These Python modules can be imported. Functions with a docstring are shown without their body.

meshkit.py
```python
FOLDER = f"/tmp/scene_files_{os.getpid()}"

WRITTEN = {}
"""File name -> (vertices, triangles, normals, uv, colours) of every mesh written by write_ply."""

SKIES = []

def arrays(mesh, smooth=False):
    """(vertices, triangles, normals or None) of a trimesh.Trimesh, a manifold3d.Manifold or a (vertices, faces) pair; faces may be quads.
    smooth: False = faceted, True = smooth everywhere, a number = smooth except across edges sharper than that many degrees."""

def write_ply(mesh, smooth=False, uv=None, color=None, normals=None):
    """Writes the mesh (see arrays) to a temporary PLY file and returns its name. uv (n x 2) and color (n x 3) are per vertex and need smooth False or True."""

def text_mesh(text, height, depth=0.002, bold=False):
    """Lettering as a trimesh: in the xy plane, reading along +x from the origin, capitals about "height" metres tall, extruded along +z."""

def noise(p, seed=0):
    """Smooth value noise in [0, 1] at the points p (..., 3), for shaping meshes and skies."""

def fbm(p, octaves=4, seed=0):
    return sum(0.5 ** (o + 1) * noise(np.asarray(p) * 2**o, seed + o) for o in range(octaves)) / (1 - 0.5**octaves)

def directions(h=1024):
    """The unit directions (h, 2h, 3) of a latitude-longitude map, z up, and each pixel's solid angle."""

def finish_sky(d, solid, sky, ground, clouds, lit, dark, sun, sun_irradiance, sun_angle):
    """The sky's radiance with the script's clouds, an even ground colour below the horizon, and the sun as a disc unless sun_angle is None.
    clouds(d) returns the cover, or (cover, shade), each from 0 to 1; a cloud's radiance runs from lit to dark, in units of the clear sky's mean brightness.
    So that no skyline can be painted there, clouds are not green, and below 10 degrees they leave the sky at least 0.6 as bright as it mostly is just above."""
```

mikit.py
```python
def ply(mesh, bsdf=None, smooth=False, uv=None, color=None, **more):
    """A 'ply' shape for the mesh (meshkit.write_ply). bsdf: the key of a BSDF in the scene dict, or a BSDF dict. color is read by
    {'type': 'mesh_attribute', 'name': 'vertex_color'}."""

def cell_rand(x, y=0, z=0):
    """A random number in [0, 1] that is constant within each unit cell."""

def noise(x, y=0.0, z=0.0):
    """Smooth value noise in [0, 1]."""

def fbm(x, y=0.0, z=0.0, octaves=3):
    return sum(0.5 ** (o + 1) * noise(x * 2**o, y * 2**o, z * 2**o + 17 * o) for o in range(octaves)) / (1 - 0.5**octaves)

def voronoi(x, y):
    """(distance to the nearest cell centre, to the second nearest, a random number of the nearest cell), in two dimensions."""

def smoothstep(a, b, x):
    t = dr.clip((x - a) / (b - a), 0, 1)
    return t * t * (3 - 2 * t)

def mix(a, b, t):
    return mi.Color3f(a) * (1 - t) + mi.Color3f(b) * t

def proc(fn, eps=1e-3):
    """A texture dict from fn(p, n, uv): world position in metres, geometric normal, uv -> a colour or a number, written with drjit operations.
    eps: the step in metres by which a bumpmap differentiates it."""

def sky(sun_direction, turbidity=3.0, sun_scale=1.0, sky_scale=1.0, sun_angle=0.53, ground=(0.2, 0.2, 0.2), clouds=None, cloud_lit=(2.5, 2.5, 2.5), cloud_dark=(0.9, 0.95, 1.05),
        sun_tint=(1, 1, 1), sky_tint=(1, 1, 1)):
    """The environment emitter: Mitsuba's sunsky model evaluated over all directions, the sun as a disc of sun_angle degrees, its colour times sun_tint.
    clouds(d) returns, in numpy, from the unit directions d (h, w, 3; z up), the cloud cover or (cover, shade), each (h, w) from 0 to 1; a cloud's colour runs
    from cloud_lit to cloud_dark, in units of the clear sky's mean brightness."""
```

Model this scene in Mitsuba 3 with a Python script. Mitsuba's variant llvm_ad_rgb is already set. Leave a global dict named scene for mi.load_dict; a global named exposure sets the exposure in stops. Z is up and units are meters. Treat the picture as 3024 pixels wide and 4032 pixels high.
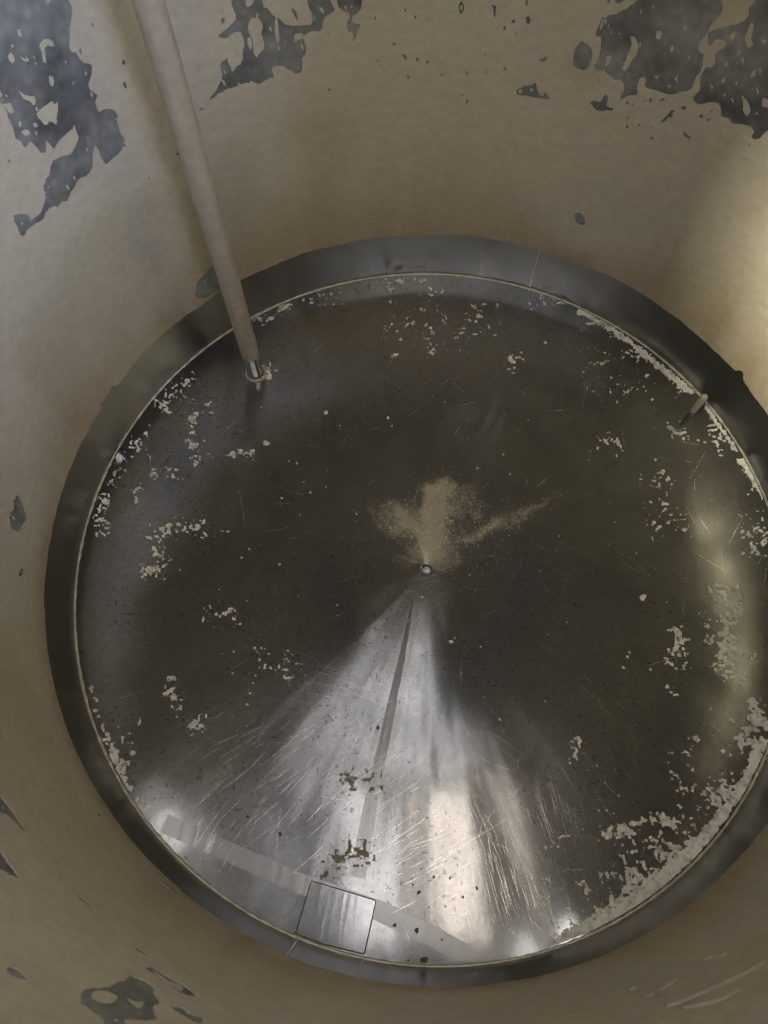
import math, random
import numpy as np, trimesh, shapely, manifold3d
from shapely.geometry import Polygon, LineString, Point, box
from shapely.ops import unary_union
import drjit as dr, mitsuba as mi
import mikit, meshkit
from mikit import proc, noise, fbm, voronoi, cell_rand, smoothstep, mix

R = 0.10                     # inner radius of the vessel in metres; most numbers below are in units of R
T = mi.ScalarTransform4f
scene, labels = {}, {}
SLOPE, BAND, TOP = 0.15, 0.18, 1.75

# ------------------------------------------------------------------ camera
eye = np.array([-0.124, -0.622, 1.866]) * R
fwd = np.array([0.0, 0.37555914, -0.92679843])
up = np.array([0.03399345, 0.92626279, 0.37534208])
scene['camera'] = {
    'type': 'thinlens', 'to_world': T().look_at(origin=eye.tolist(), target=(eye + fwd).tolist(), up=up.tolist()),
    'fov': 2 * math.degrees(math.atan(1512 / 2713)), 'fov_axis': 'x', 'aperture_radius': 0.0003, 'focus_distance': 2.02 * R,
    'near_clip': 0.002, 'far_clip': 20.0}

# ------------------------------------------------------------------ light (lamps over the open mouth, no sky)
exposure = 0.68
def rgb(*c): return {'type': 'rgb', 'value': list(c)}
def panel(name, centre, target, w, h, colour, power, label, up=(0.03, 1, 0.05)):
    """A flat lamp: a shallow housing with a glowing diffuser that faces target."""
    c, t = np.array(centre) * R, np.array(target) * R
    m = T().look_at(origin=c.tolist(), target=t.tolist(), up=list(up))
    hw, hh = w * R / 2, h * R / 2
    b = trimesh.creation.box((2 * hw * 1.08, 2 * hh * 1.08, 0.12 * R)); b.apply_translation((0, 0, -0.07 * R))
    scene[name + '__housing'] = mikit.ply(b, {'type': 'diffuse', 'reflectance': rgb(.5, .5, .5)}, to_world=m)
    scene[name + '__diffuser'] = {'type': 'rectangle', 'to_world': m @ T().scale([hw, hh, 1]), 'bsdf': {'type': 'diffuse', 'reflectance': rgb(.6, .6, .6)},
                                  'emitter': {'type': 'area', 'radiance': rgb(*(np.array(colour) * power))}}
    labels[name] = {'label': label, 'category': 'lamp'}
panel('ceiling_lamp', (1.05, 4.95, 12.0), (.15, .4, 1.7), .27, 3.3, (1.0, .97, .93), 3.3, 'long bright ceiling lamp high above the open vessel', (.21, 1, 0))
panel('ceiling_lamp_001', (.50, 3.72, 12.1), (.0, .2, 1.7), .22, 1.9, (1.0, .96, .92), 2.0, 'short dim ceiling lamp, lower left of the long one', (.8, 1, 0))
panel('ceiling_lamp_002', (1.62, 5.4, 12.1), (.25, .6, 1.7), .24, 2.0, (1.0, .97, .93), 3.0, 'slanting ceiling lamp right of the long one', (.45, 1, 0))
panel('hood_lamp', (.185, -.22, 2.60), (.18, -.22, 0), .12, .78, (1.0, .87, .73), 3.9, 'narrow warm lamp close over the near rim, right of the middle')
panel('hood_lamp_001', (-.115, -.23, 2.61), (-.11, -.23, 0), .13, .80, (1.0, .96, .92), 3.0, 'narrow white lamp close over the near rim, in the middle')
panel('hood_lamp_002', (-.44, -.30, 2.62), (-.44, -.30, 0), .07, .55, (1.0, .96, .92), .9, 'narrow dim lamp close over the near rim, left of the middle')
panel('window_lamp', (1.9, -2.5, 3.9), (-.6, .6, 1.2), 1.5, 1.5, (.72, .88, 1.25), 15.0, 'square cool white lamp beside the vessel mouth')
def strip_light(name, a0, a1, colour, power, label):
    """A curved light strip high on the wall, along the wall behind the camera."""
    a = np.radians(np.linspace(a0, a1, 40)); c, sn = np.cos(a), np.sin(a)
    def ring(r, z): return np.stack([r * c, r * sn, z + 0 * a], 1) * R
    def band(p, q):
        i = np.arange(39); f = np.stack([i, i + 1, i + 41, i + 40], 1)
        return np.vstack([p, q]), np.vstack([f[:, [0, 1, 2]], f[:, [0, 2, 3]]])
    v, f = band(ring(.985, 1.58), ring(.985, 1.32))
    nrm = np.cross(v[f[0, 1]] - v[f[0, 0]], v[f[0, 2]] - v[f[0, 0]])
    if nrm @ np.array([-c[0], -sn[0], 0]) < 0: f = f[:, ::-1]
    scene[name + '__diffuser'] = mikit.ply((v, f), {'type': 'diffuse', 'reflectance': rgb(.6, .6, .6)}, emitter={'type': 'area', 'radiance': rgb(*(np.array(colour) * power))})
    scene[name + '__housing'] = mikit.ply(band(ring(.989, 1.585), ring(.989, 1.315)), {'type': 'twosided', 'b': {'type': 'diffuse', 'reflectance': rgb(.4, .4, .4)}})
    labels[name] = {'label': label, 'category': 'lamp'}
strip_light('light_strip', -142, -92, (1.0, .95, .89), 4.8, 'curved warm light strip high on the wall behind the viewer')
strip_light('light_strip_001', -88, -62, (.99, .96, .91), 5.2, 'curved cool light strip high on the wall behind the viewer')
def fin_light(name, az, to, colour, power, label):
    """An upright slim lamp against the near wall, shining along that wall."""
    a = math.radians(az); d = np.array([math.cos(a), math.sin(a), 0])
    t = np.array([-d[1], d[0], 0]) * to
    q = np.array([d * .86 + [0, 0, 1.05], d * .97 + [0, 0, 1.05], d * .97 + [0, 0, 1.6], d * .86 + [0, 0, 1.6]]) * R
    f = np.array([[0, 1, 2], [0, 2, 3]])
    if np.cross(q[1] - q[0], q[2] - q[0]) @ t < 0: f = f[:, ::-1]
    scene[name + '__diffuser'] = mikit.ply((q, f), {'type': 'diffuse', 'reflectance': rgb(.6, .6, .6)}, emitter={'type': 'area', 'radiance': rgb(*(np.array(colour) * power))})
    scene[name + '__housing'] = mikit.ply((q - t * .004 * R, f), {'type': 'twosided', 'b': {'type': 'diffuse', 'reflectance': rgb(.4, .4, .4)}})
    labels[name] = {'label': label, 'category': 'lamp'}
fin_light('upright_lamp', -150, 1, (1.0, .95, .87), 3.0, 'slim upright lamp against the near wall at the left')
fin_light('upright_lamp_001', -63, -1, (1.0, .95, .86), 2.8, 'slim upright lamp against the near wall at the right')
for k_, (cut, amount) in enumerate(((21, .30), (17, .30), (13, .40))):      # one torch whose beam fades softly outwards
    scene['torch__beam' + (f'_{k_:03d}' if k_ else '')] = {'type': 'spot', 'to_world': T().look_at(origin=[-.30 * R, -.52 * R, 1.70 * R], target=[.995 * R, .13 * R, .78 * R], up=[0, 0, 1]),
        'intensity': rgb(.62 * amount, .59 * amount, .43 * amount), 'cutoff_angle': cut, 'beam_width': .5}
scene['room_light'] = {'type': 'constant', 'radiance': rgb(.04, .04, .04)}

# ------------------------------------------------------------------ materials
def P(p): return p[0] / R, p[1] / R, p[2] / R
def az_of(x, y): return dr.atan2(y, x)

def coat_colour(p, n, uv):
    x, y, z = P(p)
    big = fbm(x * 1.7 + 5, y * 1.7, z * 1.7, 3)
    mid = fbm(x * 6, y * 6, z * 4 + 9, 3)
    fine = fbm(x * 60, y * 60, z * 60, 2)
    c = mix((.40, .362, .298), (.362, .327, .265), smoothstep(.3, .7, big))
    c = mix(c, (.41, .37, .295), smoothstep(.5, .75, mid) * .45)
    # rust brown wash that creeps up from the lower edge in uneven vertical streaks
    a = az_of(x, y)
    streak = fbm(x * 16, y * 16, z * 1.3, 3)
    reach = .10 + .42 * smoothstep(.3, .75, fbm(x * 2.2 + 3, y * 2.2, 4.0, 2)) * (.55 + .9 * streak)
    low = 1 - smoothstep(0.0, 1.0, (z - BAND) / reach)
    c = mix(c, (.24, .175, .095), dr.clip(low * low * (.25 + .95 * streak), 0, 1) * .75)
    stain = smoothstep(.56, .72, fbm(x * 2.6 + 11, y * 2.6 + 3, z * 2.0, 3))
    c = mix(c, (.27, .235, .155), stain * .4)
    spots = smoothstep(.80, .88, noise(x * 26, y * 26, z * 22)) * smoothstep(.5, .7, noise(x * 3 + 2, y * 3, z * 3))
    grit = cell_rand(dr.floor(x * 300), dr.floor(y * 300), dr.floor(z * 300))
    return c * (.86 + .2 * fine + .08 * grit)

def coat_bump(p, n, uv):
    x, y, z = P(p)
    a = az_of(x, y)
    flaky = smoothstep(-1.6, -.7, a) * (1 - smoothstep(-.55, -.3, a)) * smoothstep(.45, .6, z)   # loose, lifting scale near the lower right
    lift = smoothstep(.46, .56, fbm(x * 5 + 4, y * 5, z * 9, 4))
    return fbm(x * 4, y * 4, z * 4, 2) * .14 + fbm(x * 40, y * 40, z * 40, 2) * .018 + flaky * lift * .35

def bare_colour(p, n, uv):
    x, y, z = P(p)
    m = fbm(x * 9, y * 9, z * 9, 4)
    g = fbm(x * 70, y * 70, z * 45, 2)
    c = mix((.070, .075, .078), (.185, .188, .190), smoothstep(.25, .75, m))
    c = mix(c, (.25, .235, .20), smoothstep(.56, .70, fbm(x * 15 + 2, y * 15, z * 11, 3)) * .28)
    c = mix(c, (.13, .145, .137), smoothstep(.55, .72, fbm(x * 4 + 8, y * 4, z * 4, 2)) * .6)
    return c * (.68 + .64 * g)

def silt_mask(p):
    x, y, z = P(p)
    w1, w2 = fbm(x * 7 + 2, y * 7, 0.5, 3) - .5, fbm(x * 7, y * 7 + 30, 2.5, 3) - .5
    X, Y = x + w1 * .14, y + w2 * .14
    def blob(cx, cy, rx, ry, ang=0.0):
        ca, sa = math.cos(ang), math.sin(ang)
        u, v = ((X - cx) * ca + (Y - cy) * sa) / rx, ((Y - cy) * ca - (X - cx) * sa) / ry
        return dr.exp(-(u * u + v * v))
    m = 1.25 * blob(.040, .125, .036, .085) + .85 * blob(.036, .268, .055, .022) + .55 * blob(.045, .215, .035, .04)
    m = m + .70 * blob(-.045, .15, .06, .06) + .48 * blob(-.11, .175, .08, .07) + .24 * blob(.0, .10, .15, .13)
    m = m + .60 * blob(.115, .245, .05, .05, .5) + .50 * blob(.150, .190, .06, .028, .2) + .66 * blob(.165, .108, .06, .030, .2)
    m = m + .55 * blob(.275, .148, .12, .034, .16) + .34 * blob(.37, .185, .09, .03, .16)
    m = m + .50 * blob(.085, .02, .065, .06) + .42 * blob(-.045, .015, .05, .05) + .26 * blob(.04, .42, .04, .15) + .3 * blob(.02, -.09, .03, .05)
    m = m + .5 * blob(.008, .03, .028, .035)
    ray = fbm(az_of(x - .01, y) * 9, dr.sqrt(x * x + y * y) * 7, 4.4, 3)      # washed outwards in rays
    m = m * (.55 + .9 * ray)
    grain = .5 * fbm(x * 70, y * 70, 1.5, 3) + .5 * noise(x * 230, y * 210, 3.5)
    return .88 * smoothstep(.26, 1.05, m * .86 + (grain - .5) * 1.15)

def silt_colour(p, n, uv):
    x, y, z = P(p)
    return mix((.33, .295, .235), (.45, .40, .32), fbm(x * 30, y * 30, 0.2, 3))

def film_mask(p):
    """Thin dried film over the polished steel: spots, drips, rims."""
    x, y, z = P(p)
    r = dr.sqrt(x * x + y * y)
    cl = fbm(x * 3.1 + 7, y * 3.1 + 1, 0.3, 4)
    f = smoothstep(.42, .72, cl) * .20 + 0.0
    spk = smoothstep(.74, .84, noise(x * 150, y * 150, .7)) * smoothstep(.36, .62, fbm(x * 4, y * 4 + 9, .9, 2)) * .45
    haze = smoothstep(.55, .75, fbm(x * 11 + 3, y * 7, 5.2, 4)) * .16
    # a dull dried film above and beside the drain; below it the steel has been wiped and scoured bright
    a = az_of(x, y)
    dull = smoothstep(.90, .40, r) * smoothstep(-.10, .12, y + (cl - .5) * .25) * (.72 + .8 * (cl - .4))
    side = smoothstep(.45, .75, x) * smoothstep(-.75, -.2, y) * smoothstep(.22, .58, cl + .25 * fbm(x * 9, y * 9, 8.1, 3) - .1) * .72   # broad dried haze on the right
    return dr.clip(f + spk + haze + dull + side, 0, .93)

def floor_weight(p, n, uv): return dr.clip(silt_mask(p), 0, 1)
def film_weight(p, n, uv): return film_mask(p)
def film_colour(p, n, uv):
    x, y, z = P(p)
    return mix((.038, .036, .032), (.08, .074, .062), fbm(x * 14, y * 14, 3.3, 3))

def steel_colour(p, n, uv):
    x, y, z = P(p)
    m = fbm(x * 2.2, y * 2.2, z * 2.2 + 4, 4)
    g = .5 * fbm(x * 90, y * 90, 2.0, 2) + .5 * noise(x * 260, y * 260, 1.0)
    return mix((.255, .257, .262), (.34, .343, .352), m) * (.82 + .36 * g)

def steel_rough(p, n, uv):
    x, y, z = P(p)
    return .10 + .12 * fbm(x * 3.3 + 20, y * 3.3, z * 3, 4)

def steel_bump(p, n, uv):
    x, y, z = P(p)
    r, a = dr.sqrt(x * x + y * y), az_of(x, y)
    return fbm(x * 2.4, y * 2.4, 1.0, 2) * .22 * smoothstep(.05, .4, r) + (fbm(x / (r + .001) * 5, y / (r + .001) * 5, r * .5, 3) - .5) * r * .42 + fbm(x * 9, y * 9, 6.0, 2) * .06 + fbm(x * 150, y * 150, z * 150, 2) * .004

def band_bump(p, n, uv):
    x, y, z = P(p)
    return fbm(x * 2.2, y * 2.2, z * 2.0, 2) * .22 + fbm(x * 40, y * 40, z * 60, 2) * .008
def band_rough(p, n, uv):
    x, y, z = P(p)
    return .27 + .12 * fbm(x * 2.5 + 20, y * 2.5, z * 2.5, 3)
def band_colour(p, n, uv):
    x, y, z = P(p)
    st = smoothstep(.50, .70, fbm(x * 4, y * 4, z * 2.2, 3))
    return mix((.30, .304, .308), (.245, .25, .255), st)

steel = {'type': 'principled', 'base_color': proc(steel_colour), 'metallic': 1.0, 'roughness': proc(steel_rough), 'specular': .5}
film = {'type': 'principled', 'base_color': proc(film_colour), 'roughness': .55, 'specular': .4}
silt = {'type': 'diffuse', 'reflectance': proc(silt_colour)}
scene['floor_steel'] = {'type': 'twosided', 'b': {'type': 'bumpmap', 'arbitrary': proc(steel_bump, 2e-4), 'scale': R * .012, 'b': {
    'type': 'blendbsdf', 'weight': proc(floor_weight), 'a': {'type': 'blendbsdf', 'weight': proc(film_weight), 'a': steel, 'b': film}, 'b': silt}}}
scene['band_steel'] = {'type': 'twosided', 'b': {'type': 'bumpmap', 'arbitrary': proc(band_bump, 2e-4), 'scale': R * .012,
    'b': {'type': 'principled', 'base_color': proc(band_colour), 'metallic': 1.0, 'roughness': proc(band_rough), 'specular': .5}}}
def ground_bump(p, n, uv):
    x, y, z = P(p)                                       # ground along the seam's own direction
    u, v = x * .97 - y * .22, x * .22 + y * .97
    return fbm(u * 26, v * 2.5, 1.0, 3) * .07 + fbm(u * 5, v * 5, 3.0, 2) * .30 + fbm(u * 160, v * 8, 5.0, 2) * .012
def ground_colour(p, n, uv):
    x, y, z = P(p)
    return mix((.24, .24, .24), (.42, .415, .405), fbm(x * 25, y * 8, 4.0, 3))
def ground_rough(p, n, uv):
    x, y, z = P(p)
    return .14 + .22 * fbm(x * 20, y * 7, 2.0, 3)
scene['ground_steel'] = {'type': 'twosided', 'b': {'type': 'bumpmap', 'arbitrary': proc(ground_bump, 2e-4), 'scale': R * .012,
    'b': {'type': 'principled', 'base_color': proc(ground_colour), 'metallic': 1.0, 'roughness': proc(ground_rough), 'specular': .5}}}
def seam_bump(p, n, uv):
    x, y, z = P(p)
    u, v = x * .97 - y * .22, x * .22 + y * .97
    return fbm(u * 70, v * 2.0, 1.0, 3) * .035 + fbm(u * 5, v * 9, 3.0, 2) * .06
def seam_colour(p, n, uv):
    x, y, z = P(p)
    r = dr.sqrt(x * x + y * y)                            # dirt is still caught in the seam near the drain
    return mix((.185, .184, .182), (.275, .277, .283), smoothstep(.25, .62, r + (fbm(x * 30, y * 14, 1.0, 3) - .5) * .3))
scene['seam_steel'] = {'type': 'twosided', 'b': {'type': 'bumpmap', 'arbitrary': proc(seam_bump, 2e-4), 'scale': R * .012,
    'b': {'type': 'principled', 'base_color': proc(seam_colour), 'metallic': 1.0, 'roughness': .24, 'specular': .5}}}
scene['plate_steel'] = {'type': 'twosided', 'b': {'type': 'bumpmap', 'arbitrary': proc(ground_bump, 2e-4), 'scale': R * .0038,
    'b': {'type': 'principled', 'base_color': proc(steel_colour), 'metallic': 1.0, 'roughness': proc(steel_rough), 'specular': .5}}}
scene['coat'] = {'type': 'twosided', 'b': {'type': 'bumpmap', 'arbitrary': proc(coat_bump, 3e-4), 'scale': R * .02,
    'b': {'type': 'principled', 'base_color': proc(coat_colour), 'roughness': .5, 'specular': .45}}}
scene['bare'] = {'type': 'twosided', 'b': {'type': 'bumpmap', 'arbitrary': proc(coat_bump, 3e-4), 'scale': R * .02,
    'b': {'type': 'principled', 'base_color': proc(bare_colour), 'roughness': .55, 'metallic': 0.0, 'specular': .25}}}
scene['weld_metal'] = {'type': 'twosided', 'b': {'type': 'principled', 'base_color': rgb(.62, .58, .50), 'metallic': .7, 'roughness': .45}}
def crust_colour(p, n, uv):
    x, y, z = P(p)
    return mix((.40, .385, .345), (.84, .83, .78), smoothstep(.25, .62, .5 * fbm(x * 22, y * 22, .4, 3) + .5 * fbm(x * 110, y * 110, 2.4, 2)))
scene['lime'] = {'type': 'twosided', 'b': {'type': 'diffuse', 'reflectance': proc(crust_colour)}}
scene['pale_chip'] = {'type': 'twosided', 'b': {'type': 'diffuse', 'reflectance': rgb(.76, .70, .58)}}
scene['dark_chip'] = {'type': 'twosided', 'b': {'type': 'diffuse', 'reflectance': rgb(.10, .082, .06)}}
scene['burnt'] = {'type': 'twosided', 'b': {'type': 'diffuse', 'reflectance': rgb(.24, .215, .175)}}
scene['scratch_metal'] = {'type': 'twosided', 'b': {'type': 'principled', 'base_color': rgb(.93, .92, .90), 'metallic': 1.0, 'roughness': .24}}
scene['polished'] = {'type': 'twosided', 'b': {'type': 'principled', 'base_color': rgb(.36, .365, .38), 'metallic': 1.0, 'roughness': .2}}
def tube_colour(p, n, uv):
    x, y, z = P(p)
    m = fbm(x * 14, y * 14, z * 5, 3) * .6 + .4 * smoothstep(.5, .68, fbm(x * 20 + 3, y * 20, z * 9, 3))
    return mix((.265, .228, .188), (.32, .277, .228), m) * (.9 + .2 * fbm(x * 70, y * 70, z * 70, 2))
scene['tube_coat'] = {'type': 'twosided', 'b': {'type': 'bumpmap', 'arbitrary': proc(coat_bump, 3e-4), 'scale': R * .02,
    'b': {'type': 'principled', 'base_color': proc(tube_colour), 'roughness': .6, 'specular': .35}}}
scene['plug_metal'] = {'type': 'twosided', 'b': {'type': 'principled', 'base_color': rgb(.62, .66, .72), 'metallic': .2, 'roughness': .35}}
scene['lid_paint'] = {'type': 'twosided', 'b': {'type': 'diffuse', 'reflectance': rgb(.34, .32, .285)}}
scene['outer_paint'] = {'type': 'twosided', 'b': {'type': 'diffuse', 'reflectance': rgb(.35, .35, .35)}}

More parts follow.
